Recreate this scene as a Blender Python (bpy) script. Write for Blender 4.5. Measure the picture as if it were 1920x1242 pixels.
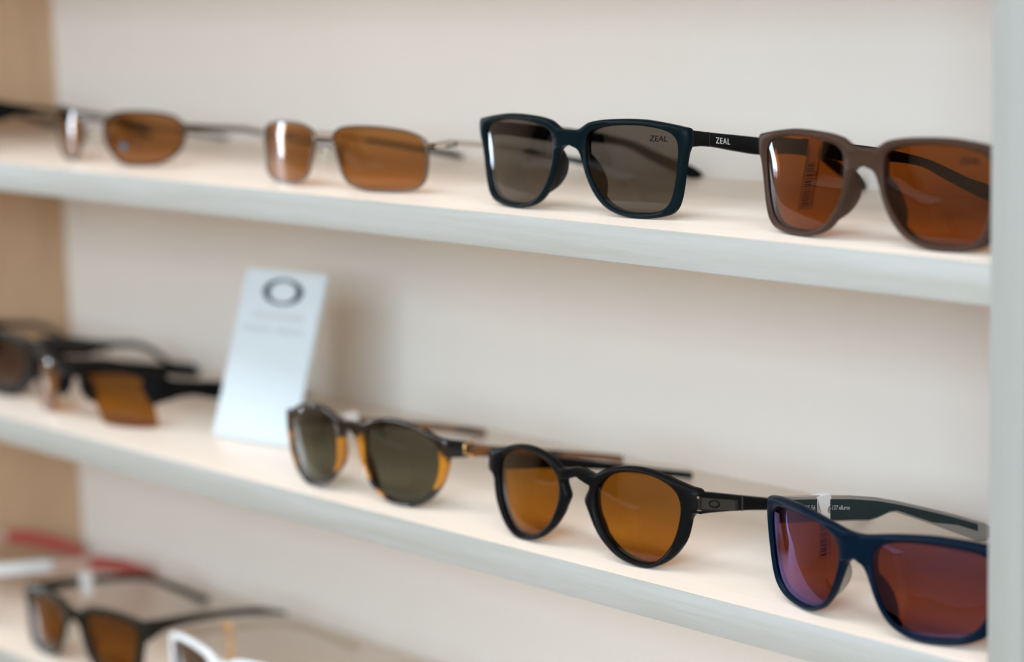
import bpy, bmesh, math, random
from mathutils import Vector, Matrix

random.seed(7)
SC = bpy.context.scene
for o in list(bpy.data.objects):
    bpy.data.objects.remove(o)
COL = SC.collection
MM = 0.001

# ------------------------------------------------------------------ camera
F_PX = 4326.1
YAW, PITCH, ROLL = 0.83358, 0.166955, -0.02676
CAM = Vector((518.07, -716.40, 124.80)) * MM
_f = Vector((-math.sin(YAW) * math.cos(PITCH), math.cos(YAW) * math.cos(PITCH), -math.sin(PITCH)))
_r = _f.cross(Vector((0, 0, 1))).normalized()
_u = _r.cross(_f)
_r2 = math.cos(ROLL) * _r + math.sin(ROLL) * _u
_u2 = -math.sin(ROLL) * _r + math.cos(ROLL) * _u
cd = bpy.data.cameras.new('camera')
cam = bpy.data.objects.new('camera', cd)
COL.objects.link(cam)
cam.matrix_world = Matrix(((_r2.x, _u2.x, -_f.x, CAM.x), (_r2.y, _u2.y, -_f.y, CAM.y),
                           (_r2.z, _u2.z, -_f.z, CAM.z), (0, 0, 0, 1)))
cd.sensor_fit = 'HORIZONTAL'
cd.sensor_width = 36.0
cd.lens = F_PX * 36.0 / 1920.0
cd.clip_start = 0.02
cd.clip_end = 50
cd.dof.use_dof = True
cd.dof.focus_distance = 1.025
cd.dof.aperture_fstop = 4.2
SC.camera = cam

# ------------------------------------------------------------------ world, light, exposure
w = bpy.data.worlds.new('world')
SC.world = w
w.use_nodes = True
w.node_tree.nodes['Background'].inputs[0].default_value = (0.75, 0.86, 1.0, 1)
w.node_tree.nodes['Background'].inputs[1].default_value = 0.6
SC.view_settings.view_transform = 'Standard'
SC.view_settings.look = 'None'
SC.view_settings.gamma = 1.0
SC.view_settings.use_curve_mapping = False
SC.view_settings.exposure = -0.05


def area_light(name, loc, aim, sx, sy, watts, col, spread=180):
    ld = bpy.data.lights.new(name, 'AREA')
    ld.shape = 'RECTANGLE'
    ld.size, ld.size_y = sx, sy
    ld.energy = watts
    ld.color = col
    ld.spread = math.radians(spread)
    o = bpy.data.objects.new(name, ld)
    COL.objects.link(o)
    o.location = loc
    o.rotation_euler = (Vector(aim) - Vector(loc)).to_track_quat('-Z', 'Y').to_euler()
    return o


# room box: x RX0..RX1, y RY0..RY1, z RZ0..RZ1
RX0, RX1, RY0, RY1, RZ0, RZ1 = -3.6, 3.2, -3.2, 0.20, -1.25, 1.55
# daylight through the wide shop window in the front wall and the narrow side window
W1 = (0.35, 2.95, 0.28, 1.45)       # x0, x1, z0, z1 in the front wall
W2 = (-0.66, -0.42, -0.35, 1.45)     # y0, y1, z0, z1 in the left wall
area_light('daylight_front', ((W1[0] + W1[1]) / 2, RY0 + 0.02, (W1[2] + W1[3]) / 2), ((W1[0] + W1[1]) / 2, 0, (W1[2] + W1[3]) / 2),
           W1[1] - W1[0], W1[3] - W1[2], 126, (0.735, 0.93, 1.13))
area_light('daylight_side', (RX0 + 0.02, (W2[0] + W2[1]) / 2, (W2[2] + W2[3]) / 2), (0, (W2[0] + W2[1]) / 2, (W2[2] + W2[3]) / 2),
           W2[1] - W2[0], W2[3] - W2[2], 28.0, (0.75, 0.92, 1.10))
# unseen ceiling panels added for overhead light, the left one boosted as fill
for lx, ly, lw in ((-1.5, -0.9, 17), (-0.2, -0.9, 11), (1.3, -0.9, 9)):
    area_light('ceiling_fill', (lx, ly, RZ1 - 0.06), (lx, ly, 0), 1.2, 0.5, lw, (0.92, 0.98, 1.05))


# ------------------------------------------------------------------ materials
def mat(name):
    m = bpy.data.materials.new(name)
    m.use_nodes = True
    nt = m.node_tree
    b = nt.nodes['Principled BSDF']
    return m, nt, b


def plain(name, col, rough=0.5, metal=0.0, spec=0.5, bump=0.0, bscale=900, coat=0.0, var=0.04):
    m, nt, b = mat(name)
    b.inputs['Roughness'].default_value = rough
    b.inputs['Metallic'].default_value = metal
    b.inputs['Specular IOR Level'].default_value = spec
    b.inputs['Coat Weight'].default_value = coat
    tc = nt.nodes.new('ShaderNodeTexCoord')
    n = nt.nodes.new('ShaderNodeTexNoise')
    n.inputs['Scale'].default_value = bscale
    nt.links.new(tc.outputs['Object'], n.inputs['Vector'])
    mx = nt.nodes.new('ShaderNodeMix')
    mx.data_type = 'RGBA'
    mx.inputs[6].default_value = tuple(c * (1 - var) for c in col) + (1,)
    mx.inputs[7].default_value = tuple(min(1, c * (1 + var)) for c in col) + (1,)
    nt.links.new(n.outputs['Fac'], mx.inputs[0])
    nt.links.new(mx.outputs[2], b.inputs['Base Color'])
    if bump:
        bp = nt.nodes.new('ShaderNodeBump')
        bp.inputs['Strength'].default_value = bump
        bp.inputs['Distance'].default_value = 0.0002
        nt.links.new(n.outputs['Fac'], bp.inputs['Height'])
        nt.links.new(bp.outputs['Normal'], b.inputs['Normal'])
    return m


def wood(name, c1, c2, scale=(1.2, 14, 14), rough=0.55, contrast=1.0, spec=0.35):
    m, nt, b = mat(name)
    b.inputs['Roughness'].default_value = rough
    b.inputs['Specular IOR Level'].default_value = spec
    tc = nt.nodes.new('ShaderNodeTexCoord')
    mp = nt.nodes.new('ShaderNodeMapping')
    mp.inputs['Scale'].default_value = scale
    nt.links.new(tc.outputs['Object'], mp.inputs['Vector'])
    n1 = nt.nodes.new('ShaderNodeTexNoise')
    n1.inputs['Scale'].default_value = 3.0
    n1.inputs['Detail'].default_value = 6
    n1.inputs['Roughness'].default_value = 0.55
    n1.inputs['Distortion'].default_value = 0.6
    nt.links.new(mp.outputs[0], n1.inputs['Vector'])
    n2 = nt.nodes.new('ShaderNodeTexNoise')
    n2.inputs['Scale'].default_value = 30.0
    n2.inputs['Detail'].default_value = 4
    nt.links.new(mp.outputs[0], n2.inputs['Vector'])
    ad = nt.nodes.new('ShaderNodeMath')
    ad.operation = 'MULTIPLY_ADD'
    ad.inputs[1].default_value = 0.35
    nt.links.new(n2.outputs['Fac'], ad.inputs[0])
    nt.links.new(n1.outputs['Fac'], ad.inputs[2])
    cr = nt.nodes.new('ShaderNodeValToRGB')
    cr.color_ramp.elements[0].position = 0.68 - 0.22 / contrast
    cr.color_ramp.elements[1].position = 0.68 + 0.22 / contrast
    cr.color_ramp.elements[0].color = tuple(c2) + (1,)
    cr.color_ramp.elements[1].color = tuple(c1) + (1,)
    nt.links.new(ad.outputs[0], cr.inputs[0])
    nt.links.new(cr.outputs[0], b.inputs['Base Color'])
    bp = nt.nodes.new('ShaderNodeBump')
    bp.inputs['Strength'].default_value = 0.12
    bp.inputs['Distance'].default_value = 0.0003
    nt.links.new(n2.outputs['Fac'], bp.inputs['Height'])
    nt.links.new(bp.outputs['Normal'], b.inputs['Normal'])
    return m


def lens_mat(name, tint, refl=(1, 1, 1), boost=0.0, ior=1.46, rough=0.0):
    """Tinted sunglass lens: see-through tint plus a Fresnel mirror reflection on each face."""
    m = bpy.data.materials.new(name)
    m.use_nodes = True
    nt = m.node_tree
    nt.nodes.clear()
    out = nt.nodes.new('ShaderNodeOutputMaterial')
    tr = nt.nodes.new('ShaderNodeBsdfTransparent')
    tr.inputs[0].default_value = tuple(math.sqrt(c) for c in tint) + (1,)
    gl = nt.nodes.new('ShaderNodeBsdfGlossy')
    gl.inputs['Color'].default_value = tuple(refl) + (1,)
    gl.inputs['Roughness'].default_value = rough
    # Schlick reflectance, the same from either face
    f0 = ((ior - 1) / (ior + 1)) ** 2
    ge = nt.nodes.new('ShaderNodeNewGeometry')
    dt = nt.nodes.new('ShaderNodeVectorMath')
    dt.operation = 'DOT_PRODUCT'
    nt.links.new(ge.outputs['Normal'], dt.inputs[0])
    nt.links.new(ge.outputs['Incoming'], dt.inputs[1])

    def node(op, a, b, c=None):
        n = nt.nodes.new('ShaderNodeMath')
        n.operation = op
        for i, x in enumerate((a, b, c)):
            if x is None:
                continue
            if isinstance(x, (int, float)):
                n.inputs[i].default_value = x
            else:
                nt.links.new(x, n.inputs[i])
        return n.outputs[0]
    cosv = node('ABSOLUTE', dt.outputs['Value'], None)
    p5 = node('POWER', node('SUBTRACT', 1.0, cosv), 5.0)
    refl_f = node('MULTIPLY_ADD', p5, 1 - f0, f0 + boost)
    mx = nt.nodes.new('ShaderNodeMixShader')
    nt.links.new(refl_f, mx.inputs[0])
    nt.links.new(tr.outputs[0], mx.inputs[1])
    nt.links.new(gl.outputs[0], mx.inputs[2])
    nt.links.new(mx.outputs[0], out.inputs['Surface'])
    return m


def tortoise(name, dark, amber, zmid=0.022, zsoft=0.012, bias=0.0):
    """Mottled acetate, darker at the brow and more amber towards the lower rim."""
    m, nt, b = mat(name)
    b.inputs['Roughness'].default_value = 0.12
    tc = nt.nodes.new('ShaderNodeTexCoord')
    n = nt.nodes.new('ShaderNodeTexNoise')
    n.inputs['Scale'].default_value = 75
    n.inputs['Detail'].default_value = 2
    nt.links.new(tc.outputs['Object'], n.inputs['Vector'])
    sp = nt.nodes.new('ShaderNodeSeparateXYZ')
    nt.links.new(tc.outputs['Object'], sp.inputs[0])
    mr = nt.nodes.new('ShaderNodeMapRange')
    # amber belt around mid height, dark brow and dark lower edge
    sb = nt.nodes.new('ShaderNodeMath')
    sb.operation = 'SUBTRACT'
    sb.inputs[1].default_value = zmid
    nt.links.new(sp.outputs[2], sb.inputs[0])
    ab = nt.nodes.new('ShaderNodeMath')
    ab.operation = 'ABSOLUTE'
    nt.links.new(sb.outputs[0], ab.inputs[0])
    mr.inputs['From Min'].default_value = zsoft * 0.5
    mr.inputs['From Max'].default_value = zsoft * 1.6
    mr.inputs['To Min'].default_value = 0.16 + bias
    mr.inputs['To Max'].default_value = -0.16 + bias
    nt.links.new(ab.outputs[0], mr.inputs['Value'])
    ax = nt.nodes.new('ShaderNodeMath')
    ax.operation = 'ABSOLUTE'
    nt.links.new(sp.outputs[0], ax.inputs[0])
    a2 = nt.nodes.new('ShaderNodeMath')
    a2.operation = 'MULTIPLY_ADD'
    a2.inputs[1].default_value = -1.9
    nt.links.new(ax.outputs[0], a2.inputs[0])
    nt.links.new(mr.outputs[0], a2.inputs[2])
    ad = nt.nodes.new('ShaderNodeMath')
    nt.links.new(n.outputs['Fac'], ad.inputs[0])
    nt.links.new(a2.outputs[0], ad.inputs[1])
    cr = nt.nodes.new('ShaderNodeValToRGB')
    cr.color_ramp.elements[0].position = 0.47
    cr.color_ramp.elements[1].position = 0.63
    cr.color_ramp.elements[0].color = tuple(dark) + (1,)
    cr.color_ramp.elements[1].color = tuple(amber) + (1,)
    nt.links.new(ad.outputs[0], cr.inputs[0])
    nt.links.new(cr.outputs[0], b.inputs['Base Color'])
    b.inputs['Transmission Weight'].default_value = 0.0
    return m


M = {}
M['shelf_top'] = wood('pale_maple', (0.90, 0.80, 0.70), (0.85, 0.72, 0.60), rough=0.36, spec=0.5)
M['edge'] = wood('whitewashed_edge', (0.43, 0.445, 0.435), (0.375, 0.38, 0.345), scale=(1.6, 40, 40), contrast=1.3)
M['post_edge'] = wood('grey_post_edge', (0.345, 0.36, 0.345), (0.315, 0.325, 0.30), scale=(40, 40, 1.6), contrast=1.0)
M['side'] = wood('tan_maple', (0.63, 0.425, 0.265), (0.55, 0.35, 0.21), scale=(14, 14, 1.2))
M['back'] = wood('off_white_panel', (0.82, 0.765, 0.69), (0.80, 0.74, 0.66), scale=(6, 6, 1.0), contrast=0.5)
M['room_wall'] = plain('warm_white_paint', (0.74, 0.60, 0.45), 0.8, bscale=60)
M['room_floor'] = wood('oak_floor', (0.55, 0.36, 0.21), (0.42, 0.26, 0.14), scale=(1.5, 12, 12))
M['ceil'] = plain('ceiling_paint', (0.75, 0.74, 0.72), 0.85, bscale=60)
M['white_frame'] = plain('window_frame_paint', (0.7, 0.7, 0.7), 0.4, bscale=80)
M['black_matte'] = plain('matte_black', (0.004, 0.0045, 0.005), 0.36, spec=0.06, bump=0.15, bscale=2500)
M['black_gloss'] = plain('gloss_black', (0.010, 0.011, 0.012), 0.18)
M['teal_black'] = plain('teal_black', (0.0015, 0.007, 0.010), 0.34, spec=0.06, bump=0.12, bscale=2500)
M['brown_frame'] = plain('matte_brown', (0.050, 0.028, 0.019), 0.36, spec=0.08, bump=0.12, bscale=2500)
M['navy'] = plain('matte_navy', (0.0006, 0.007, 0.019), 0.34, spec=0.06, bump=0.12, bscale=2500)
M['dark_teal'] = plain('dark_teal_rubber', (0.010, 0.030, 0.034), 0.55, bscale=1500)
M['warm_grey'] = plain('warm_grey_rubber', (0.33, 0.31, 0.28), 0.5, bscale=1500)
M['latch'] = plain('latch_grey', (0.050, 0.046, 0.040), 0.45, metal=0.3, bscale=1200)
M['olive'] = plain('olive_black', (0.010, 0.010, 0.006), 0.22, spec=0.22)
M['gunmetal'] = plain('gunmetal', (0.16, 0.14, 0.12), 0.3, metal=1.0)
M['pewter'] = plain('pewter_metal', (0.17, 0.145, 0.12), 0.32, metal=1.0)
M['bronze'] = plain('dark_bronze', (0.075, 0.055, 0.040), 0.3, metal=0.8)
M['silver'] = plain('silver_metal', (0.70, 0.67, 0.62), 0.3, metal=1.0)
M['gold'] = plain('gold_metal', (0.85, 0.52, 0.18), 0.3, metal=1.0)
M['paper'] = plain('white_paper', (0.85, 0.85, 0.85), 0.6, bscale=300, var=0.01)
M['card'] = plain('card_white', (0.62, 0.70, 0.74), 0.5, bscale=200, var=0.01)
M['ink'] = plain('black_ink', (0.012, 0.012, 0.014), 0.5)
M['navy_ink'] = plain('navy_ink', (0.012, 0.03, 0.07), 0.5)
M['grey_ink'] = plain('grey_ink', (0.50, 0.54, 0.57), 0.5)
M['white_ink'] = plain('white_ink', (0.75, 0.75, 0.75), 0.5)
M['etch'] = plain('dark_etch', (0.006, 0.006, 0.006), 0.6, spec=0.1)
M['lens_etch'] = plain('lens_sticker', (0.07, 0.12, 0.15), 0.3)
M['red'] = plain('red_plastic', (0.46, 0.075, 0.06), 0.3)
M['white_gloss'] = plain('white_gloss', (0.80, 0.84, 0.86), 0.15)
M['orange_tag'] = plain('orange_plastic', (0.90, 0.55, 0.24), 0.4)
M['tort'] = tortoise('tortoise', (0.010, 0.008, 0.008), (0.42, 0.165, 0.012), zmid=0.019, zsoft=0.010, bias=0.05)
M['tort_temple'] = tortoise('tortoise_temple', (0.03, 0.014, 0.008), (0.20, 0.075, 0.016), zmid=0.02, zsoft=0.05, bias=0.06)
M['clear_pad'] = plain('clear_pad', (0.55, 0.50, 0.42), 0.2)
M['l_grey'] = lens_mat('lens_grey', (0.125, 0.108, 0.092))
M['l_green'] = lens_mat('lens_green_grey', (0.115, 0.118, 0.088))
M['l_amber'] = lens_mat('lens_amber', (0.37, 0.148, 0.014))
M['l_copper'] = lens_mat('lens_copper', (0.235, 0.056, 0.006))
M['l_brown'] = lens_mat('lens_brown', (0.40, 0.165, 0.045))
M['l_dark_brown'] = lens_mat('lens_dark_brown', (0.21, 0.085, 0.016))
M['clear'] = lens_mat('clear_plastic', (0.80, 0.76, 0.70))
M['blush'] = plain('blush_plastic', (0.60, 0.42, 0.33), 0.25)
M['l_purple'] = lens_mat('lens_purple_mirror', (0.22, 0.050, 0.012), refl=(0.50, 0.42, 1.0), boost=0.07)
M['l_smoke'] = lens_mat('lens_smoke', (0.16, 0.115, 0.10))


# ------------------------------------------------------------------ mesh helpers
def link(name, me, m, parent=None, smooth=40):
    o = bpy.data.objects.new(name, me)
    COL.objects.link(o)
    if m is not None:
        me.materials.append(m)
    if smooth:
        for p in me.polygons:
            p.use_smooth = True
        me.set_sharp_from_angle(angle=math.radians(smooth))
    if parent is not None:
        o.parent = parent
    return o


def from_bm(name, bm, m, parent=None, smooth=40, recalc=True):
    if recalc:
        bmesh.ops.recalc_face_normals(bm, faces=bm.faces)
    me = bpy.data.meshes.new(name)
    bm.to_mesh(me)
    bm.free()
    return link(name, me, m, parent, smooth)


def tag(o, label, cat, group=None, kind=None):
    if kind:
        o['kind'] = kind
    if label:
        o['label'] = label
    if cat:
        o['category'] = cat
    if group:
        o['group'] = group
    return o


def empty(name, loc, rz=0.0):
    o = bpy.data.objects.new(name, None)
    o.empty_display_size = 0.02
    COL.objects.link(o)
    o.location = loc
    o.rotation_euler = (0, 0, rz)
    return o


def box_bm(x0, x1, y0, y1, z0, z1, bevel=0.0, seg=2):
    bm = bmesh.new()
    vs = [bm.verts.new((x, y, z)) for x in (x0, x1) for y in (y0, y1) for z in (z0, z1)]
    for f in ((0, 1, 3, 2), (4, 6, 7, 5), (0, 4, 5, 1), (2, 3, 7, 6), (0, 2, 6, 4), (1, 5, 7, 3)):
        bm.faces.new([vs[i] for i in f])
    if bevel:
        bmesh.ops.bevel(bm, geom=bm.edges[:], offset=bevel, segments=seg, profile=0.5, affect='EDGES')
    return bm


def box(name, x0, x1, y0, y1, z0, z1, m, parent=None, bevel=0.0):
    """box in millimetres, in the parent's frame"""
    return from_bm(name, box_bm(x0 * MM, x1 * MM, y0 * MM, y1 * MM, z0 * MM, z1 * MM, bevel * MM), m, parent)


def loft(name, loops, m, parent=None, closed_ring=False, smooth=40, caps=True):
    """loops: list of equally long closed loops of mm points"""
    bm = bmesh.new()
    L = [[bm.verts.new(Vector(p) * MM) for p in lp] for lp in loops]
    n = len(L[0])
    rng = range(len(L)) if closed_ring else range(len(L) - 1)
    for i in rng:
        a, b = L[i], L[(i + 1) % len(L)]
        for j in range(n):
            bm.faces.new((a[j], a[(j + 1) % n], b[(j + 1) % n], b[j]))
    if caps and not closed_ring:
        bm.faces.new(list(reversed(L[0])))
        bm.faces.new(L[-1])
    return from_bm(name, bm, m, parent, smooth)


def tube(name, pts, rad, m, parent=None, closed=False, sides=8, flat=1.0):
    """round bar along mm points; rad number or list"""
    n = len(pts)
    P = [Vector(p) for p in pts]
    loops = []
    up = Vector((0.13, 0.21, 0.97)).normalized()
    for i in range(n):
        a = P[(i - 1) % n] if (closed or i > 0) else P[i]
        b = P[(i + 1) % n] if (closed or i < n - 1) else P[i]
        t = (b - a).normalized()
        s = t.cross(Vector((0, 1, 0)))
        if s.length < 0.2:
            s = t.cross(up)
        s.normalize()
        q = s.cross(t).normalized()
        r = rad[i] if isinstance(rad, (list, tuple)) else rad
        loops.append([P[i] + s * (r * math.cos(k * 2 * math.pi / sides)) + q * (r * flat * math.sin(k * 2 * math.pi / sides))
                      for k in range(sides)])
    return loft(name, loops, m, parent, closed_ring=closed, smooth=60)


def catmull(P, n, closed=True):
    """smooth resample of 2D control points, n per segment"""
    out = []
    k = len(P)
    segs = k if closed else k - 1
    for i in range(segs):
        if closed:
            p0, p1, p2, p3 = P[i - 1], P[i], P[(i + 1) % k], P[(i + 2) % k]
        else:
            p1, p2 = P[i], P[i + 1]
            p0 = P[i - 1] if i > 0 else (-P[1][0], P[1][1])
            p3 = P[i + 2] if i + 2 < k else (-P[k - 2][0], P[k - 2][1])
        for j in range(n):
            t = j / n
            out.append(tuple(0.5 * (2 * b + (c - a) * t + (2 * a - 5 * b + 4 * c - d) * t * t + (3 * b - a - 3 * c + d) * t ** 3)
                             for a, b, c, d in zip(p0, p1, p2, p3)))
    if not closed:
        out.append(tuple(P[-1]))
    return out


def resample(P, n, closed=True):
    Q = list(P) + ([P[0]] if closed else [])
    d = [0.0]
    for a, b in zip(Q, Q[1:]):
        d.append(d[-1] + math.hypot(b[0] - a[0], b[1] - a[1]))
    out = []
    j = 0
    m = n if closed else n - 1
    for i in range(n):
        s = d[-1] * i / m
        while j < len(d) - 2 and d[j + 1] < s:
            j += 1
        t = (s - d[j]) / max(1e-9, d[j + 1] - d[j])
        out.append((Q[j][0] + (Q[j + 1][0] - Q[j][0]) * t, Q[j][1] + (Q[j + 1][1] - Q[j][1]) * t))
    return out


class Curve:
    """the bent sheet that a pair's front follows: local x right, y back, z up (mm)"""

    def __init__(self, c, t=0.0):
        self.c, self.t = c, t

    def at(self, u, v, w=0.0):
        return (u, self.c * u * u + self.t * v + w, v)


def centre(P):
    return (sum(p[0] for p in P) / len(P), sum(p[1] for p in P) / len(P))


def frame_front(parent, cv, inner, outer, m, depth=4.0, bev=0.9, crown=0.25, name='front_frame', gap=0.0):
    """full rim front: right lens hole 'inner' (closed), half outline 'outer' from bridge top
    round the lens to bridge bottom; mirrored over x = 0 and joined."""
    I = catmull(inner, 8)
    cx, cy = centre(I)
    angI = [math.atan2(p[1] - cy, p[0] - cx) for p in I]

    def inner_at(a):
        a = math.atan2(math.sin(a), math.cos(a))
        best = None
        k = len(I)
        dx, dy = math.cos(a), math.sin(a)
        for i in range(k):
            p, q = I[i], I[(i + 1) % k]
            ax, ay, bx, by = p[0] - cx, p[1] - cy, q[0] - cx, q[1] - cy
            c1, c2 = dx * ay - dy * ax, dx * by - dy * bx
            if (c1 <= 0 < c2) or (c2 <= 0 < c1):
                s = c1 / (c1 - c2)
                x, y = ax + (bx - ax) * s, ay + (by - ay) * s
                if x * dx + y * dy > 0:
                    best = (cx + x, cy + y)
        return best or I[min(range(k), key=lambda i: abs(angI[i] - a))]

    O = resample(catmull(outer, 8, closed=False), 150, closed=False)
    O[0] = (0.0, outer[0][1])
    O[-1] = (0.0, outer[-1][1])
    vt, vb = O[0][1], O[-1][1]
    ns = 5
    seam = [(0.0, vb + bev + (vt - vb - 2 * bev) * i / (ns - 1)) for i in range(ns)]
    pts = [(p, 'c' if i in (0, len(O) - 1) else 'o') for i, p in enumerate(O)] + [(p, 's') for p in seam]
    # monotone angles
    A = []
    prev = None
    for p, _ in pts:
        a = math.atan2(p[1] - cy, p[0] - cx)
        if prev is None:
            prev = a
        else:
            while a > prev + math.pi:
                a -= 2 * math.pi
            while a < prev - math.pi:
                a += 2 * math.pi
            a = min(a, prev - 0.0008)
            prev = a
        A.append(a)
    lim = A[0] - 2 * math.pi + 0.001
    for i in range(len(A) - 1, -1, -1):
        if A[i] < lim:
            A[i] = lim
            lim += 0.0008
        else:
            break
    bm = bmesh.new()
    for sgn in (1, -1):
        rows = []
        for (p, kd), a in zip(pts, A):
            q = inner_at(a)
            L = math.hypot(p[0] - q[0], p[1] - q[1]) or 1e-6
            ti = min(0.3, bev * 0.8 / L)
            to = min(0.3, bev / L)
            mixp = lambda s: (q[0] + (p[0] - q[0]) * s, q[1] + (p[1] - q[1]) * s)
            if kd == 'o':
                pi = mixp(1 - to)
                o4, o5, o6, o7 = (pi, 0.0), (p, bev), (p, depth - bev), (pi, depth)
            elif kd == 'c':
                sg = -1 if p[1] == vt else 1
                pi = (0.0, p[1] + sg * bev)
                o4, o5, o6, o7 = (pi, 0.0), (p, bev), (p, depth - bev), (pi, depth)
            else:
                o4, o5, o6, o7 = (p, 0.0), (p, 0.0), (p, depth), (p, depth)
            prof = [(q, depth), (q, bev * 0.8), (mixp(ti), 0.05), (mixp(0.5), -crown if kd == 'o' else 0.0), o4, o5, o6, o7]
            rows.append([bm.verts.new(Vector(cv.at(sgn * pp[0], pp[1], ww)) * MM) for pp, ww in prof])
        n = len(rows)
        for i in range(n):
            j = (i + 1) % n
            k0, k1 = pts[i][1], pts[j][1]
            in_seam = (k0 in 'sc') and (k1 in 'sc')
            for k in range(8):
                if in_seam and k in (4, 5, 6):
                    continue
                a, b, c, d = rows[i][k], rows[j][k], rows[j][(k + 1) % 8], rows[i][(k + 1) % 8]
                try:
                    bm.faces.new((a, b, c, d) if sgn > 0 else (d, c, b, a))
                except ValueError:
                    pass
    bmesh.ops.remove_doubles(bm, verts=bm.verts, dist=2e-6)
    bmesh.ops.dissolve_degenerate(bm, dist=1e-7, edges=bm.edges)
    return from_bm(name, bm, m, parent, smooth=50)


def lens_pair(parent, cv, inner, m, grow=0.4, w0=1.2, bulge=2.0, thick=1.6, label=None):
    I = resample(catmull(inner, 6), 72)
    cx, cy = centre(I)
    out = []
    for sgn in (1, -1):
        bm = bmesh.new()
        sheets = []
        for back in (0, 1):
            rings = []
            for s in (1.0, 0.97, 0.85, 0.7, 0.5, 0.25):
                row = []
                for p in I:
                    L = math.hypot(p[0] - cx, p[1] - cy)
                    k = s * (1 + grow / L)
                    u, v = cx + (p[0] - cx) * k, cy + (p[1] - cy) * k
                    w = w0 - bulge * (1 - s * s) + thick * back
                    row.append(bm.verts.new(Vector(cv.at(sgn * u, v, w)) * MM))
                rings.append(row)
            c0 = bm.verts.new(Vector(cv.at(sgn * cx, cy, w0 - bulge + thick * back)) * MM)
            n = len(I)
            for a, b in zip(rings, rings[1:]):
                for j in range(n):
                    bm.faces.new((a[j], a[(j + 1) % n], b[(j + 1) % n], b[j]))
            for j in range(n):
                bm.faces.new((rings[-1][j], rings[-1][(j + 1) % n], c0))
            sheets.append(rings[0])
        n = len(I)
        for j in range(n):
            bm.faces.new((sheets[0][j], sheets[0][(j + 1) % n], sheets[1][(j + 1) % n], sheets[1][j]))
        o = from_bm('lens', bm, m, parent, smooth=35)
        if label:
            o['label'] = label
        out.append(o)
    return out


def temple(parent, side, xh, stations, m, name='temple', thick=3.6, inward=4.0, tipin=8.0, y_in=100.0, rnd=0.9, cv=None):
    """swept temple arm. stations: (y, z_top, z_bottom) in mm, side +1 right / -1 left.
    The arm runs back slightly inwards and curls in behind y_in."""
    y0, y1 = stations[0][0], stations[-1][0]
    if cv is not None:
        ys = cv.c * xh * xh + cv.t * 0.5 * (stations[0][1] + stations[0][2]) + 1.6
        k = max(i for i, q in enumerate(stations) if q[0] <= ys) if stations[0][0] <= ys else 0
        a, b = stations[k], stations[k + 1]
        t = (ys - a[0]) / (b[0] - a[0])
        first = tuple(p + (q - p) * t for p, q in zip(a, b))
        stations = [first] + [q for q in stations if q[0] > ys + 2.0]
    dense_ = []
    k = len(stations)
    for i in range(k - 1):
        p0 = stations[max(0, i - 1)]
        p1, p2 = stations[i], stations[i + 1]
        p3 = stations[min(k - 1, i + 2)]
        for j in range(5):
            t = j / 5
            dense_.append(tuple(0.5 * (2 * b + (c - a) * t + (2 * a - 5 * b + 4 * c - d) * t * t + (3 * b - a - 3 * c + d) * t ** 3)
                                for a, b, c, d in zip(p0, p1, p2, p3)))
    dense_.append(stations[-1])
    loops = []
    for i, (y, zt, zb) in enumerate(dense_):
        f = (y - y0) / max(1e-6, y1 - y0)
        x = xh - inward * f
        if y > y_in:
            g = (y - y_in) / max(1e-6, y1 - y_in)
            x -= tipin * g * g
        h = zt - zb
        tk = thick * (1.0 if i not in (0, len(dense_) - 1) else 0.75)
        r = min(rnd, h * 0.35, tk * 0.4)
        cxp = []
        for sx, sz in ((1, 1), (-1, 1), (-1, -1), (1, -1)):
            px, pz = sx * (tk / 2 - r), sz * (h / 2 - r)
            a0 = {(1, 1): 0, (-1, 1): 90, (-1, -1): 180, (1, -1): 270}[(sx, sz)]
            for q in (0, 45, 90):
                a = math.radians(a0 + q)
                cxp.append((px + r * math.cos(a), pz + r * math.sin(a)))
        mz = (zt + zb) / 2
        loops.append([(side * (x + q[0]), y, mz + q[1]) for q in cxp])
    return loft(name, loops, m, parent, smooth=40)


def temple_x(xh, inward, tipin, y_in, y0, y1, y):
    f = (y - y0) / (y1 - y0)
    x = xh - inward * f
    if y > y_in:
        x -= tipin * ((y - y_in) / (y1 - y_in)) ** 2
    return x


def nose_pad(parent, cv, side, line, m, back=9.0, nose=0.0, w0=1.6, label=None):
    """moulded nose rest: a rounded fin growing back from the nose side of the rim, splaying outwards.
    line: (u, v) points from top to bottom."""
    P = resample(line, 16, closed=False)
    loops = []
    n = len(P)
    for i, (u, v) in enumerate(P):
        s = i / (n - 1)
        f = max(0.08, math.sin(math.pi * s) ** 0.7)
        a = -nose * f
        bk = max(2.6, back * f)
        raw = [(u + 1.9, w0 + 1.8), (u - 0.05, w0), (u - 0.35 + a * 0.4, w0 + bk * 0.4), (u - 0.2 + a * 0.8, w0 + bk * 0.8), (u + 0.35 + a, w0 + bk),
               (u + 1.1 + a, w0 + bk * 0.97), (u + 1.7 + a * 0.8, w0 + bk * 0.8), (u + 2.0 + a * 0.4, w0 + bk * 0.45 + 0.6)]
        loops.append([(side * p, cv.c * p * p + cv.t * v + q, v) for p, q in raw])
    o = loft('nose_pad', loops, m, parent, smooth=60)
    if label:
        o['label'] = label
    return o


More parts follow.
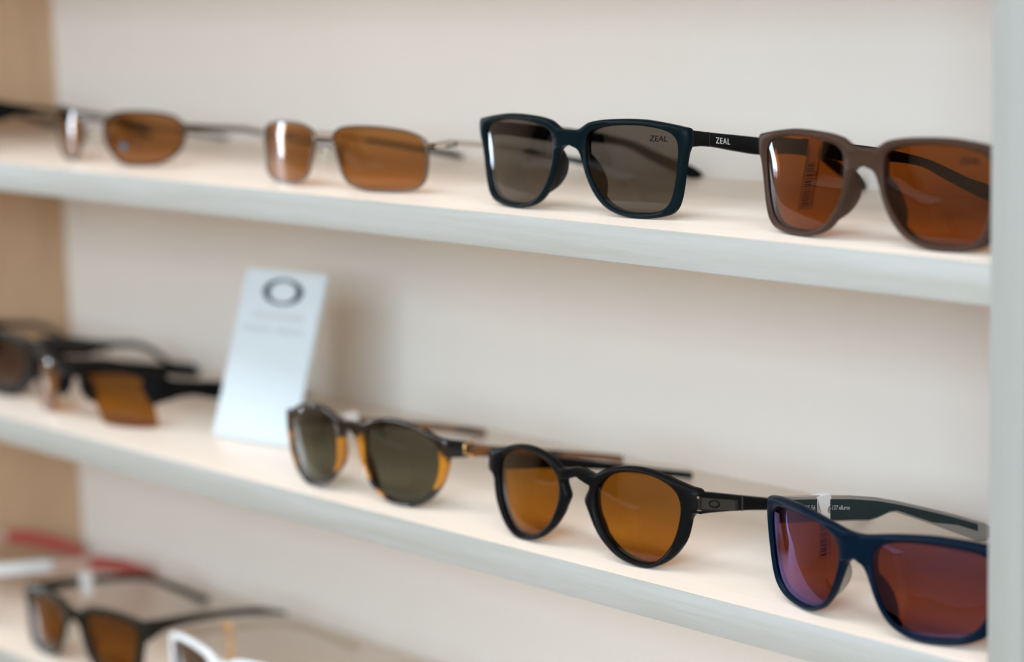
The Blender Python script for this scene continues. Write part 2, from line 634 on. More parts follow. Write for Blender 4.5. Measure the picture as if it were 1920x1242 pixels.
def text_mesh(body, size, extrude=0.0, spacing=1.0, shear=0.0, bold=0.0):
    cu = bpy.data.curves.new('lettering', 'FONT')
    cu.body = body
    cu.size = size
    cu.space_character = spacing
    cu.shear = shear
    cu.extrude = extrude
    cu.offset = bold
    cu.resolution_u = 3
    o = bpy.data.objects.new('lettering', cu)
    COL.objects.link(o)
    bpy.context.view_layer.update()
    dg = bpy.context.evaluated_depsgraph_get()
    me = bpy.data.meshes.new_from_object(o.evaluated_get(dg))
    bpy.data.objects.remove(o)
    bpy.data.curves.remove(cu)
    return me


def lettering(parent, body, size, m, fn, spacing=1.0, shear=0.0, name='lettering', extrude=0.05, bold=0.0):
    """flat lettering of mm size, each vertex placed by fn(tx, ty, tz) -> mm point"""
    me = text_mesh(body, size, extrude, spacing, shear, bold)
    for v in me.vertices:
        v.co = Vector(fn(v.co.x, v.co.y, v.co.z)) * MM
    me.materials.clear()
    return link(name, me, m, parent, smooth=0)


def ring_yz(parent, name, y, z, x, ry, rz, rr, m, slope=0.0, n=40):
    """elliptical ring emblem standing proud of a temple side (plane x = const)"""
    loops = []
    for i in range(n):
        a = 2 * math.pi * i / n
        c = math.cos(a)
        s = math.sin(a)
        rad = rr * (1.0 + 0.35 * abs(c))
        lp = []
        for k in range(6):
            b = 2 * math.pi * k / 6
            e = rad * math.cos(b)
            lp.append((x + 0.25 * math.sin(b), y + (ry + e) * c, z + (rz + e) * s + slope * (ry + e) * c))
        loops.append(lp)
    return loft(name, loops, m, parent, closed_ring=True, smooth=60)


def sheet(name, outline, x_of, th, m, parent=None):
    """thin flat paper in a plane x = x_of(y, z), outline of (y, z) mm points, thickness th towards +x"""
    bm = bmesh.new()
    a = [bm.verts.new(Vector((x_of(y, z), y, z)) * MM) for y, z in outline]
    b = [bm.verts.new(Vector((x_of(y, z) + th, y, z)) * MM) for y, z in outline]
    bm.faces.new(a)
    bm.faces.new(list(reversed(b)))
    n = len(a)
    for i in range(n):
        bm.faces.new((a[i], b[i], b[(i + 1) % n], a[(i + 1) % n]))
    bmesh.ops.triangulate(bm, faces=[f for f in bm.faces if len(f.verts) > 4])
    return from_bm(name, bm, m, parent, smooth=0)


# ------------------------------------------------------------------ the room (only mirrored in the lenses, lets daylight in)
def room_slab(name, x0, x1, y0, y1, z0, z1, m):
    o = from_bm(name, box_bm(x0, x1, y0, y1, z0, z1), m, None, smooth=0)
    o['kind'] = 'structure'
    return o


WT = 0.12
room_slab('floor', RX0 - WT, RX1 + WT, RY0 - WT, RY1 + WT, RZ0 - 0.1, RZ0, M['room_floor'])
room_slab('ceiling', RX0 - WT, RX1 + WT, RY0 - WT, RY1 + WT, RZ1, RZ1 + 0.1, M['ceil'])
room_slab('wall_back', RX0 - WT, RX1 + WT, RY1, RY1 + WT, RZ0, RZ1, M['room_wall'])
room_slab('wall_right', RX1, RX1 + WT, RY0, RY1, RZ0, RZ1, M['room_wall'])


def holed_wall(name, axis, pos, a0, a1, h0, h1, A0, A1):
    """wall in plane axis = pos..pos-WT with a window opening a0..a1 x h0..h1"""
    bm = bmesh.new()
    for (p, q, r, s) in ((A0, a0, RZ0, RZ1), (a1, A1, RZ0, RZ1), (a0, a1, RZ0, h0), (a0, a1, h1, RZ1)):
        b2 = box_bm(p, q, pos - WT, pos, r, s) if axis == 'y' else box_bm(pos - WT, pos, p, q, r, s)
        me = bpy.data.meshes.new('tmp')
        b2.to_mesh(me)
        b2.free()
        bm.from_mesh(me)
        bpy.data.meshes.remove(me)
    o = from_bm(name, bm, M['room_wall'], None, smooth=0)
    o['kind'] = 'structure'
    return o


holed_wall('wall_front', 'y', RY0, *W1, RX0, RX1)
holed_wall('wall_left', 'x', RX0, *W2, RY0, RY1)


def window(name, axis, pos, a0, a1, h0, h1, bars):
    root = empty(name, (0, 0, 0))
    root['kind'] = 'structure'
    f = 0.05 if a1 - a0 > 1 else 0.015
    def bar(nm, p, q, r, s):
        bmx = box_bm(p, q, pos - 0.08, pos - 0.02, r, s) if axis == 'y' else box_bm(pos - 0.08, pos - 0.02, p, q, r, s)
        from_bm(nm, bmx, M['white_frame'], root, smooth=0)
    bar('frame_rail', a0, a1, h0, h0 + f)
    bar('frame_rail', a0, a1, h1 - f, h1)
    bar('frame_stile', a0, a0 + f, h0 + f, h1 - f)
    bar('frame_stile', a1 - f, a1, h0 + f, h1 - f)
    for i in range(1, bars):
        x = a0 + (a1 - a0) * i / bars
        bar('mullion', x - 0.03, x + 0.03, h0 + f, h1 - f)
    return root


window('window_1', 'y', RY0, *W1, 4)
window('window_2', 'x', RX0, *W2, 1)

# unseen furniture, added to give the lenses something to reflect
def furniture(name, label, cat, x, y, parts):
    r = empty(name, (x, y, RZ0))
    tag(r, label, cat)
    for nm, dims, m in parts:
        box(nm, *dims, m, r, 4)
    return r


furniture('added_counter', 'unseen wooden counter with a white top, added to be mirrored in the lenses', 'counter', -1.9, -2.1,
          [('body', (-700, 700, -250, 250, 0, 880), M['room_floor']), ('countertop', (-740, 740, -280, 280, 880, 920), M['white_frame']), ('plinth', (-690, 690, 250, 262, 0, 90), M['black_matte'])])
furniture('added_cabinet', 'unseen dark tall cabinet, added to be mirrored in the lenses', 'cabinet', -2.9, -2.9,
          [('body', (-400, 400, -220, 220, 0, 2000), M['olive']), ('door', (-390, -5, 220, 240, 60, 1980), M['olive']), ('door', (5, 390, 220, 240, 60, 1980), M['olive'])])

# ------------------------------------------------------------------ shelving unit
T = 16.56
Z1, Z2, Z3 = 0.0, -160.1, -316.5
DEP = 176.0
XL = -950.3
unit = empty('shelving_unit', (0, 0, RZ0))
tag(unit, 'pale maple wall shelving unit with open shelves holding sunglasses', 'shelving')
UZ = -RZ0 / MM      # mm offset of shelf zero above the unit's base


def unit_box(name, x0, x1, y0, y1, z0, z1, m, bevel=0.5, parent=None):
    o = box(name, x0, x1, y0, y1, z0 + UZ, z1 + UZ, m, parent or unit, bevel)
    return o


unit_box('back_panel', XL - T, 0 + T, DEP, DEP + 8, -1245, 640, M['back'], 0.0)
unit_box('side_panel', XL - T, XL, -0.5, DEP, -1245, 640, M['side'], 0.5)
sp_r = unit_box('side_panel', 0, T, 0.8, DEP, -1245, 640, M['side'], 0.3)
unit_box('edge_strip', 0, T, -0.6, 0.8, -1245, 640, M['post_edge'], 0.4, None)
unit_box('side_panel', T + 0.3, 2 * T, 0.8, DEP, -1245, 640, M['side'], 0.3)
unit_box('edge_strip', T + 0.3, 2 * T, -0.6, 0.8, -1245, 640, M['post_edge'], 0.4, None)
for z in (320.2, 160.1, Z1, Z2, Z3, -476.0, -640.0):
    b = unit_box('shelf_board', XL, 0, 0.8, DEP, z - T, z, M['shelf_top'], 0.3)
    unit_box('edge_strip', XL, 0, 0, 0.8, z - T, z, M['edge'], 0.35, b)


# ------------------------------------------------------------------ sunglasses
def pair(X, Y, Z, yaw_deg, label, name='sunglasses'):
    r = empty(name, (X * MM, Y * MM, Z * MM), math.radians(yaw_deg))
    tag(r, label, 'sunglasses', 'sunglasses displayed on the shelves')
    return r


# --- square frame (top shelf, two colourways of one model)
SQ_IN = [(11.8, 37.1), (15.3, 39.4), (21.6, 40.9), (30.7, 41.9), (40.4, 42.1), (47.4, 41.5), (54.2, 40.2), (58.2, 38.3), (60.4, 35.4),
         (60.9, 31.0), (60.4, 25.1), (59.6, 18.7), (58.4, 13.1), (56.4, 8.0), (53.0, 4.7), (48.1, 3.1), (41.9, 2.5), (34.7, 2.5),
         (28.8, 3.5), (23.8, 5.5), (19.8, 8.6), (16.2, 12.9), (13.3, 17.6), (11.4, 22.4), (10.7, 28.1), (10.7, 33.0)]
SQ_OUT = [(0, 38.9), (5.6, 39.2), (9.3, 41.0), (12.8, 42.7), (20.7, 44.1), (33.2, 44.8), (42.8, 44.7), (49.7, 44.0), (56.5, 43.0), (63.1, 41.8),
          (66.2, 40.9), (66.8, 37.5), (66.3, 33.6), (64.9, 30.0), (63.6, 23.6), (62.6, 17.2), (61.4, 10.8), (59.4, 5.6), (55.8, 2.4), (48.9, 0.7),
          (41.5, 0.0), (34.7, 0.2), (27.3, 1.6), (21.2, 4.2), (16.6, 8.0), (12.7, 13.1), (9.9, 19.1), (7.9, 24.7), (6.3, 28.7), (4.0, 30.9), (0, 31.8)]
SQ_TEMPLE = [(6.0, 41.0, 33.2), (11, 40.7, 32.7), (23, 38.6, 32.2), (43, 35.8, 28.4), (61, 33.2, 25.2), (80, 30.0, 24.0), (98, 26.0, 21.6), (110, 22.8, 18.6),
             (120, 18.9, 13.6), (134, 12.6, 6.6), (145, 8.6, 1.4), (151, 5.6, 0.1), (155, 2.6, 0.4)]


def square_pair(root, frame_m, temple_m, lens_m, pad_m, lens_text):
    cv = Curve(0.00178)
    frame_front(root, cv, SQ_IN, SQ_OUT, frame_m, depth=4.6, bev=1.0, crown=0.35)
    lens_pair(root, cv, SQ_IN, lens_m, bulge=1.8)
    for s in (1, -1):
        tm = temple(root, s, 64.6, SQ_TEMPLE, temple_m, thick=3.6, inward=4, tipin=8, y_in=95, cv=cv)
        # dark seam where the hinge block meets the arm
        box('hinge_seam', s * 64.1 - 2.0, s * 64.1 + 2.0, 22.6, 23.1, 32.1, 38.7, M['black_gloss'], tm)
        xs = lambda y: temple_x(64.6, 4, 8, 95, 6, 155, y) + 1.82
        if s > 0:
            lettering(tm, 'ZEAL', 3.9, M['white_ink'], lambda a, b, c: (xs(27.6 + a) + c, 27.6 + a, 33.3 - 0.145 * a + b), spacing=1.2)
        nose_pad(root, cv, s, [(6.6, 31.0), (7.2, 27.0), (8.6, 22.0), (10.8, 16.5), (14.0, 11.0), (18.5, 6.8)], pad_m, back=10.5, nose=-1.2)
    if lens_text:
        lx, lz = 47.0, 35.3
        lettering(root, 'ZEAL', 3.7, M['etch'], lambda a, b, c: (lx + a, cv.c * (lx + a) ** 2 + -0.25 + c - lens_bump(SQ_IN, lx + a, lz + b), lz + b),
                  spacing=1.05, shear=0.1, name='lens_lettering', extrude=0.02, bold=0.05)


def lens_bump(inner, u, v, bulge=1.8, w0=1.2):
    I = inner
    cx, cy = centre(resample(catmull(I, 6), 72))
    a = math.atan2(v - cy, u - cx)
    L = math.hypot(u - cx, v - cy)
    best = min(I, key=lambda p: abs(math.atan2(math.sin(math.atan2(p[1] - cy, p[0] - cx) - a), math.cos(math.atan2(p[1] - cy, p[0] - cx) - a))))
    R = math.hypot(best[0] - cx, best[1] - cy)
    s = min(1, L / R)
    return -(w0 - bulge * (1 - s * s))


zb = pair(-249.35, 17.97, Z1, 2.38, 'matte teal-black square sunglasses with grey lenses and white ZEAL lettering on the arm')
square_pair(zb, M['teal_black'], M['black_matte'], M['l_grey'], M['black_matte'], True)
zc = pair(-72.78, 12.84, Z1, -3.35, 'matte brown square sunglasses with copper lenses, half hidden by the right post')
square_pair(zc, M['brown_frame'], M['black_matte'], M['l_copper'], M['brown_frame'], True)

# --- round frame with keyhole bridge and latch temples (middle shelf)
RD_IN = [(12.2, 32.6), (14.6, 36.3), (18.8, 39.8), (25.0, 42.2), (31.6, 43.4), (38.5, 43.6), (45.3, 42.8), (51.7, 40.6), (56.0, 37.9), (58.4, 34.5), (59.5, 30.1),
         (59.2, 25.2), (58.0, 19.3), (55.9, 13.7), (52.8, 8.8), (49.2, 5.2), (45.5, 3.1), (40.7, 2.2), (34.8, 2.6), (28.7, 4.5), (23.4, 7.5), (18.5, 11.8),
         (14.8, 17.4), (12.5, 23.0), (11.7, 28.3)]
RD_OUT = [(0, 41.1), (6.2, 40.1), (10.7, 39.6), (15.0, 41.7), (19.7, 43.8), (27.5, 45.6), (35.0, 46.2), (42.3, 45.7), (49.5, 44.3), (56.4, 42.2), (63.2, 40.3),
          (68.6, 39.0), (69.4, 34.0), (69.2, 29.6), (66.4, 28.4), (64.2, 25.8), (63.4, 21.6), (61.7, 15.7), (58.8, 10.8), (55.2, 6.6), (50.6, 3.1), (46.0, 0.9), (42.0, 0.0),
          (36.3, 0.2), (28.7, 1.8), (23.5, 4.1), (18.1, 8.0), (14.3, 11.4), (11.0, 15.7), (8.2, 20.7), (5.8, 25.0), (5.2, 27.2), (6.5, 30.0), (7.9, 33.0), (7.3, 34.9), (5.0, 36.1), (0, 36.5)]
RD_TEMPLE = [(8.0, 39.4, 28.6), (14.5, 38.3, 28.1), (24, 36.0, 26.9), (43.7, 30.9, 23.9), (63, 26.0, 20.2), (80, 21.6, 17.0), (97, 17.2, 13.4), (112, 13.4, 9.6),
             (132, 8.2, 4.4), (150, 3.9, 0.1)]


def round_pair():
    root = pair(-243.4, 10.35, Z2, 1.46, 'matte black round keyhole sunglasses with amber lenses and an oval emblem on the arm latch')
    cv = Curve(0.00189, 0.06)
    m = M['black_matte']
    frame_front(root, cv, RD_IN, RD_OUT, m, depth=5.2, bev=1.2, crown=0.4)
    lens_pair(root, cv, RD_IN, M['l_amber'], bulge=2.0, w0=1.8)
    for s in (1, -1):
        tm = temple(root, s, 68.0, RD_TEMPLE, m, thick=3.8, inward=4, tipin=4, y_in=95, cv=cv)
        xs = lambda y: temple_x(68.0, 4, 4, 95, 8, 150, y)
        if s > 0:
            # recessed latch: a slot with a grey slide and the oval emblem
            def side_plate(nm, y0, y1, zt0, zb0, zt1, zb1, out, mm_):
                lp = []
                for (y, zt, zbb) in ((y0, zt0, zb0), (y1, zt1, zb1)):
                    x = xs(y)
                    lp.append([(x + out, y, zt), (x + 1.0, y, zt), (x + 1.0, y, zbb), (x + out, y, zbb)])
                return loft(nm, lp, mm_, tm, smooth=0)
            side_plate('latch_slot', 10.6, 38.0, 36.8, 30.4, 30.0, 24.9, 1.95, M['black_gloss'])
            lt = side_plate('latch', 12.2, 35.6, 36.1, 31.0, 30.2, 25.6, 2.25, M['latch'])
            side_plate('hinge_band', 40.6, 41.6, 31.7, 24.4, 31.4, 24.2, 2.05, M['latch'])
            side_plate('chrome_edge', 10.0, 10.5, 37.0, 36.0, 37.0, 35.9, 2.1, M['silver'])
            side_plate('chrome_edge', 10.0, 11.8, 30.8, 30.3, 30.3, 29.9, 2.1, M['silver'])
            ring_yz(tm, 'emblem', 20.6, 31.6, xs(20.6) + 2.4, 3.5, 1.55, 0.33, M['etch'], slope=-0.24)
        nose_pad(root, cv, s, [(7.5, 29.5), (7.6, 26.0), (9.4, 20.5), (12.2, 15.5), (15.6, 11.0), (20.0, 7.2)], m, back=5.8, nose=-0.9)
    return root


round_pair()

# --- navy wayfarer-like pair with mirrored purple lenses (middle shelf, by the post)
NV_IN = [(9.4, 31.2), (10.6, 35.0), (14.2, 37.8), (19.4, 39.7), (25.1, 40.8), (33.0, 41.3), (41.0, 41.3), (48.0, 40.9), (54.0, 40.2), (58.5, 38.7), (61.3, 35.5), (61.7, 29.4),
         (60.6, 22.4), (58.6, 14.8), (55.6, 9.4), (51.6, 6.3), (46.4, 4.2), (38.4, 3.1), (30.8, 3.0), (25.2, 4.0), (20.7, 6.1), (16.4, 9.6), (13.0, 15.0), (10.6, 22.1), (9.4, 27.5)]
NV_OUT = [(0, 40.4), (5, 40.7), (10, 41.6), (17, 42.9), (26, 44.1), (36, 45.0), (46, 44.9), (55, 44.2), (62, 43.0), (66.3, 41.7), (67.4, 38.5), (67.3, 33), (65.8, 25.3), (63.2, 17.6),
          (60.4, 10.4), (57.2, 5.6), (52.2, 2.6), (45.7, 0.9), (36.6, 0.0), (29.2, 0.4), (23.6, 2.0), (18.5, 4.8), (14.2, 9.6), (10.9, 15), (8.3, 20.1), (6.1, 24.7), (3.8, 27.9), (0, 29.2)]
NV_TEMPLE = [(14, 42.4, 31.0), (22, 41.2, 29.5), (44, 37.9, 26.2), (66, 34.2, 22.9), (77, 31.8, 21.0), (82.5, 30.6, 21.3), (90, 28.4, 22.6), (95, 27.0, 22.2), (106, 23.4, 17.6),
             (118, 19.4, 12.6), (133, 14.2, 5.9), (145, 9.6, 0.6), (151, 7.2, 0.0), (156, 4.4, 1.2)]


def navy_pair():
    root = pair(-72.1, 6.02, Z2, -3.56, 'matte navy blue sunglasses with purple mirrored lenses on the middle shelf beside the post')
    cv = Curve(0.00382)
    frame_front(root, cv, NV_IN, NV_OUT, M['navy'], depth=4.8, bev=1.2, crown=0.5)
    lens_pair(root, cv, NV_IN, M['l_purple'], bulge=1.4)
    for s in (1, -1):
        tm = temple(root, s, 65.6, NV_TEMPLE, M['navy'], thick=3.4, inward=5, tipin=6, y_in=95, cv=cv)
        xs = lambda y: temple_x(65.6, 5, 6, 95, 14, 156, y)
        # warm grey upper edge and rubber inner face
        lp = []
        for (y, zt, zbb) in NV_TEMPLE[1:-1]:
            x = xs(y)
            lp.append([(s * (x - 0.5), y, zt + 0.25), (s * (x - 1.95), y, zt - 0.1), (s * (x - 1.95), y, zbb - 0.15), (s * (x - 0.5), y, zbb - 0.3)])
        loft('grey_core', lp, M['warm_grey'], tm, smooth=30)
        lp = []
        for (y, zt, zbb) in NV_TEMPLE[1:-2]:
            x = xs(y)
            lift = 0.6 + 3.6 * max(0, min(1, (y - 126) / 8.0)) * (1 if y < 150 else 0.6)
            lp.append([(s * (x - 1.9), y, zt - 1.3), (s * (x - 2.15), y, zt - 1.4), (s * (x - 2.15), y, zbb + lift), (s * (x - 1.9), y, zbb + lift)])
        loft('inner_grip', lp, M['dark_teal'], tm, smooth=30)
        if s < 0:
            fi = lambda y0, z0: (lambda a, b, c: (-(xs(y0 + a)) + 2.2 + c, y0 + a, z0 - 0.165 * a + b))
            lettering(tm, 'N435 56', 2.9, M['grey_ink'], fi(33.2, 33.6), spacing=0.95, shear=0.12, name='arm_print', extrude=0.02)
            lettering(tm, '-137 ellume', 2.9, M['grey_ink'], fi(52.2, 30.4), spacing=0.9, shear=0.12, name='arm_print', extrude=0.02)
        nose_pad(root, cv, s, [(5.0, 28.2), (6.6, 24.6), (8.9, 19.5), (11.6, 14.5), (15.0, 9.8), (19.6, 5.6)], M['warm_grey'] if s < 0 else M['navy'], back=9.0, nose=-0.8)
    return root


nv = navy_pair()

# --- tortoise round pair with gold clasp (middle shelf)
TR_IN = [(11.7, 35.0), (13.9, 39.0), (19.1, 42.0), (26.6, 43.6), (35.4, 43.5), (43.8, 42.2), (50.1, 39.9), (55.2, 36.5), (58.2, 32.6), (59.5, 27.2), (58.8, 20.7), (56.5, 14.0), (52.1, 8.4),
         (46.6, 4.3), (39.3, 2.1), (31.8, 2.2), (24.7, 4.2), (18.7, 8.0), (14.0, 13.3), (11.5, 18.9), (10.8, 25.5), (10.9, 30.5)]
TR_OUT = [(0, 40.6), (8.0, 40.3), (13.6, 42.3), (19.2, 44.4), (26.7, 45.7), (35.5, 45.5), (43.9, 44.2), (50, 42.2), (55, 40.0), (59, 38.6), (64.0, 37.4), (64.7, 33.5), (64.3, 28.6), (63.2, 22),
          (60.1, 14.3), (54.4, 7.0), (47.6, 2.3), (42, 0.4), (36, 0.0), (32.0, 0.5), (24.7, 2.6), (18.4, 6.0), (13.4, 10.5), (9.9, 16), (7.4, 22.5), (5.9, 28.7), (4.2, 33.2), (0, 36.0)]
TR_TEMPLE = [(9.5, 38.0, 29.0), (17, 36.4, 28.0), (39, 30.2, 23.8), (60, 25.4, 19.8), (84, 20.0, 15.2), (101, 16.0, 11.6), (125, 10.4, 6.2), (146, 5.2, 0.6), (149, 4.2, 0.1)]


def tortoise_pair():
    root = pair(-412.51, 11.48, Z2, 1.9, 'tortoiseshell round sunglasses with green-grey lenses and a gold clasp on the arm')
    cv = Curve(0.00242)
    frame_front(root, cv, TR_IN, TR_OUT, M['tort'], depth=4.2, bev=0.9, crown=0.3)
    lens_pair(root, cv, TR_IN, M['l_green'], bulge=2.0)
    for s in (1, -1):
        tm = temple(root, s, 62.6, TR_TEMPLE, M['tort_temple'], thick=3.2, inward=4, tipin=4, y_in=95, cv=cv)
        xs = lambda y: temple_x(62.6, 4, 4, 95, 9.5, 149, y)
        lp = [[(s * (xs(y) + 1.9), y, zt + 0.3), (s * (xs(y) - 1.8), y, zt + 0.3), (s * (xs(y) - 1.8), y, zb_ - 0.3), (s * (xs(y) + 1.9), y, zb_ - 0.3)]
              for y, zt, zb_ in ((11.6, 37.6, 28.7), (18, 36.1, 27.8), (25, 34.2, 26.6))]
        loft('hinge_block', lp, M['black_gloss'], tm, smooth=20)
        if s > 0:
            X = lambda y: xs(y) + 2.1
            tube('gold_clasp', [(X(30), 30.5, 35.2), (X(28), 28.5, 35.0), (X(26), 25.6, 33.6), (X(22), 22.2, 33.5), (X(22), 22.2, 28.6), (X(26), 26.0, 27.6), (X(29), 29.5, 25.4)],
                 0.75, M['gold'], tm, flat=0.7)
        nose_pad(root, cv, s, [(5.6, 32.0), (6.6, 28.0), (8.2, 22.5), (10.6, 16.5), (14.2, 11.0), (19.0, 6.6)], M['tort'], back=6.0, nose=-0.2)
    return root


tr = tortoise_pair()

# --- slim metal rectangular pair (top shelf)
MT_IN = [(7.6, 26.4), (9.6, 30.0), (14.2, 32.2), (23.1, 33.4), (36.0, 33.6), (46.8, 32.9), (56.9, 31.4), (63.0, 29.2), (65.8, 26.6), (66.6, 22.0), (66.4, 15.6), (65.4, 9.1), (63.2, 4.7), (58.3, 2.3),
         (50.7, 1.1), (40.0, 0.75), (31.6, 0.9), (23.9, 2.2), (17.8, 4.7), (14.0, 9.0), (11.2, 14.6), (8.9, 20.0)]


def rim_tubes(root, cv, inner, rad, m, w=0.9):
    for s in (1, -1):
        P = resample(catmull(inner, 6), 64)
        tube('rim', [cv.at(s * u, v, w) for u, v in P], rad, m, root, closed=True)


def metal_pair():
    root = pair(-436.56, 20.31, Z1, 1.12, 'slim pewter metal rectangular sunglasses with brown lenses on the top shelf')
    cv = Curve(0.00295)
    rim_tubes(root, cv, MT_IN, 0.75, M['pewter'])
    lens_pair(root, cv, MT_IN, M['l_brown'], grow=-0.2, bulge=1.6)
    tube('bridge', [cv.at(u, v, w_) for u, v, w_ in ((-8.0, 26.6, .9), (-5, 26.2, 0.2), (0, 26.3, -.1), (5, 26.2, 0.2), (8.0, 26.6, .9))], 0.9, M['pewter'], root)
    for s in (1, -1):
        y0 = cv.c * 66.3 ** 2
        tube('endpiece', [(s * 65.9, y0, 25.2), (s * 67.4, y0 + 1.5, 24.6), (s * 67.6, y0 + 5, 24.2)], [0.9, 1.3, 1.4], M['pewter'], root)
        A = [(13, 24.2), (24, 24.6), (38, 23.0), (53, 21.4), (73, 17.8), (100, 12.2)]
        tm = tube('temple', [(s * (67.6 - 0.04 * y), y + 5, z) for y, z in A], [1.0, 1.15, 1.05, 1.05, 0.9, 0.8], M['silver'], root, flat=1.6)
        B = [(78, 16.6), (98, 12.6), (112, 9.4), (126, 6.4), (139, 3.6), (144, 2.0)]
        tube('temple_tip', [(s * (67.6 - 0.04 * y - (0.004 * (y - 78) ** 2 * .35)), y + 5, z) for y, z in B], [1.1, 1.2, 1.3, 1.6, 1.7, 1.0], M['black_matte'], tm, flat=1.3)
        box('accent', s * 66.6 - 1.0, s * 66.6 + 1.0, 26, 34, 22.6, 25.2, M['gunmetal'], tm, 0.3)
        tube('pad_arm', [cv.at(s * 8.6, 20.0, 1.6), (s * 7.2, 6.0, 19.0), (s * 6.4, 7.2, 16.5)], 0.45, M['pewter'], root)
        lp = []
        for i in range(9):
            a = math.pi * i / 8
            h = 16.5 + 5.2 * math.cos(a)
            r = 2.4 * max(0.1, math.sin(a))
            lp.append([(s * (6.2 + 0.16 * (16.5 - h) + 0.9 * math.cos(k * math.pi / 3)), 7.4 + r * math.sin(k * math.pi / 3), h) for k in range(6)])
        loft('nose_pad', lp, M['clear_pad'], root, smooth=60)
    return root


metal_pair()

# --- dark-rimmed oval wrap pair (top shelf, far left)
OV_IN = [(13.4, 25.3), (17.0, 28.1), (22.1, 30.3), (30.0, 31.5), (40.9, 32.0), (53.9, 31.6), (62.6, 30.3), (68.2, 28.0), (71.2, 24.2), (71.4, 19.6), (69.8, 13.2), (66.6, 8.5), (60.0, 4.4), (50.7, 1.8),
         (38.6, 0.9), (28.4, 1.4), (22.3, 4.5), (17.7, 8.6), (14.0, 13.4), (12.4, 19.8)]


def oval_pair():
    root = pair(-675.1, 30.7, Z1, -1.34, 'dark-rimmed oval wrap sunglasses with brown lenses, leftmost whole pair on the top shelf')
    cv = Curve(0.0036)
    rim_tubes(root, cv, OV_IN, 1.0, M['bronze'])
    lens_pair(root, cv, OV_IN, M['l_brown'], grow=-0.2, bulge=1.6)
    tube('bridge', [cv.at(u, v, w_) for u, v, w_ in ((-14, 26.4, .6), (-8, 27.4, -0.2), (0, 27.4, -0.5), (8, 27.4, -0.2), (14, 26.4, .6))], [1.4, 1.7, 1.8, 1.7, 1.4], M['gunmetal'], root)
    for s in (1, -1):
        y0 = cv.c * 71 ** 2
        tm = tube('temple', [(s * (71.2 - 0.05 * (y - y0)), y, z) for y, z in ((y0, 23.6), (y0 + 6, 23.2), (40, 21.4), (63, 19.0), (90, 12.6), (120, 6.2))], [1.2, 1.3, 1.2, 1.1, 1.0, 1.0], M['gunmetal'], root, flat=1.5)
        tube('temple_tip', [(s * (71.2 - 0.05 * (y - y0)), y, z) for y, z in ((104, 9.6), (120, 6.2), (136, 3.2), (141, 1.9))], [1.5, 1.9, 1.9, 1.2], M['black_matte'], tm, flat=0.7)
        tube('pad_arm', [cv.at(s * 13.0, 18.0, 1.6), (s * 11.0, 7.0, 17.0), (s * 9.4, 8.4, 14.5)], 0.45, M['gunmetal'], root)
        lp = []
        for i in range(9):
            a = math.pi * i / 8
            h = 14.5 + 5.0 * math.cos(a)
            r = 2.3 * max(0.1, math.sin(a))
            lp.append([(s * (9.2 + 0.2 * (14.5 - h) + 0.9 * math.cos(k * math.pi / 3)), 8.6 + r * math.sin(k * math.pi / 3), h) for k in range(6)])
        loft('nose_pad', lp, M['clear_pad'], root, smooth=60)
    # small round sticker on the lens
    bm = bmesh.new()
    su, sv = 31.0, 11.5
    ring = []
    for i in range(20):
        a = 2 * math.pi * i / 20
        u, v = su + 2.8 * math.cos(a), sv + 2.8 * math.sin(a)
        ring.append(bm.verts.new(Vector(cv.at(u, v, -0.72)) * MM))
    ring2 = [bm.verts.new(v.co + Vector((0, 0.12 * MM, 0))) for v in ring]
    bm.faces.new(ring)
    bm.faces.new(list(reversed(ring2)))
    for i in range(20):
        bm.faces.new((ring[i], ring2[i], ring2[(i + 1) % 20], ring[(i + 1) % 20]))
    st = from_bm('lens_sticker', bm, M['lens_etch'], root, smooth=0)
    st['label'] = 'small round dark blue lens sticker'
    return root


oval_pair()


# --- generic moulded pairs that stand partly outside the picture
def scaled(P, ku, kv):
    return [(a * ku, b * kv) for a, b in P]


def shrunk(P, d):
    cx, cy = centre(P)
    out = []
    for a, b in P:
        L = math.hypot(a - cx, b - cy)
        out.append((cx + (a - cx) * (L - d) / L, cy + (b - cy) * (L - d) / L))
    return out


def moulded(root, inner, outer, c, t, fm, tm_, lm, temple_st, xh, pad_m=None, thick=3.6, inward=4, tipin=6, depth=4.4, pads=True, bev=1.0, y_in=95, right_st=None):
    cv = Curve(c, t)
    frame_front(root, cv, inner, outer, fm, depth=depth, bev=bev, crown=0.3)
    lens_pair(root, cv, inner, lm, bulge=1.6)
    for s in (1, -1):
        temple(root, s, xh, right_st if (right_st and s > 0) else temple_st, tm_, thick=thick, inward=inward, tipin=tipin, y_in=y_in, cv=cv)
        if pads:
            k = xh / 64.6
            nose_pad(root, cv, s, scaled([(6.6, 31.0), (7.2, 27.0), (8.6, 22.0), (10.8, 16.5), (14.0, 11.0), (18.5, 6.8)], k, 0.95), pad_m or fm, back=8.0, nose=-0.8)
    return cv


# black sport pair beyond the left picture edge: its thick tapering arm reaches into view
r0 = pair(-878, 24, Z1, 0, 'black sunglasses with a thick tapering arm at the left picture edge of the top shelf')
WR_T = [(12, 36.0, 16.0), (18, 34.4, 17.2), (26, 32.0, 19.0), (38, 29.2, 21.6), (50, 27.2, 23.6), (62, 25.4, 21.8), (85, 21.6, 17.8), (105, 17.6, 13.2), (122, 12.6, 8.0), (137, 7.6, 2.0), (143, 5.0, 0.2), (146, 3.2, 0.6)]
moulded(r0, scaled(SQ_IN, 0.985, 0.93), scaled(SQ_OUT, 0.985, 0.93), 0.0030, 0, M['black_matte'], M['black_matte'], M['l_smoke'], WR_T, 64.0, thick=4.0)

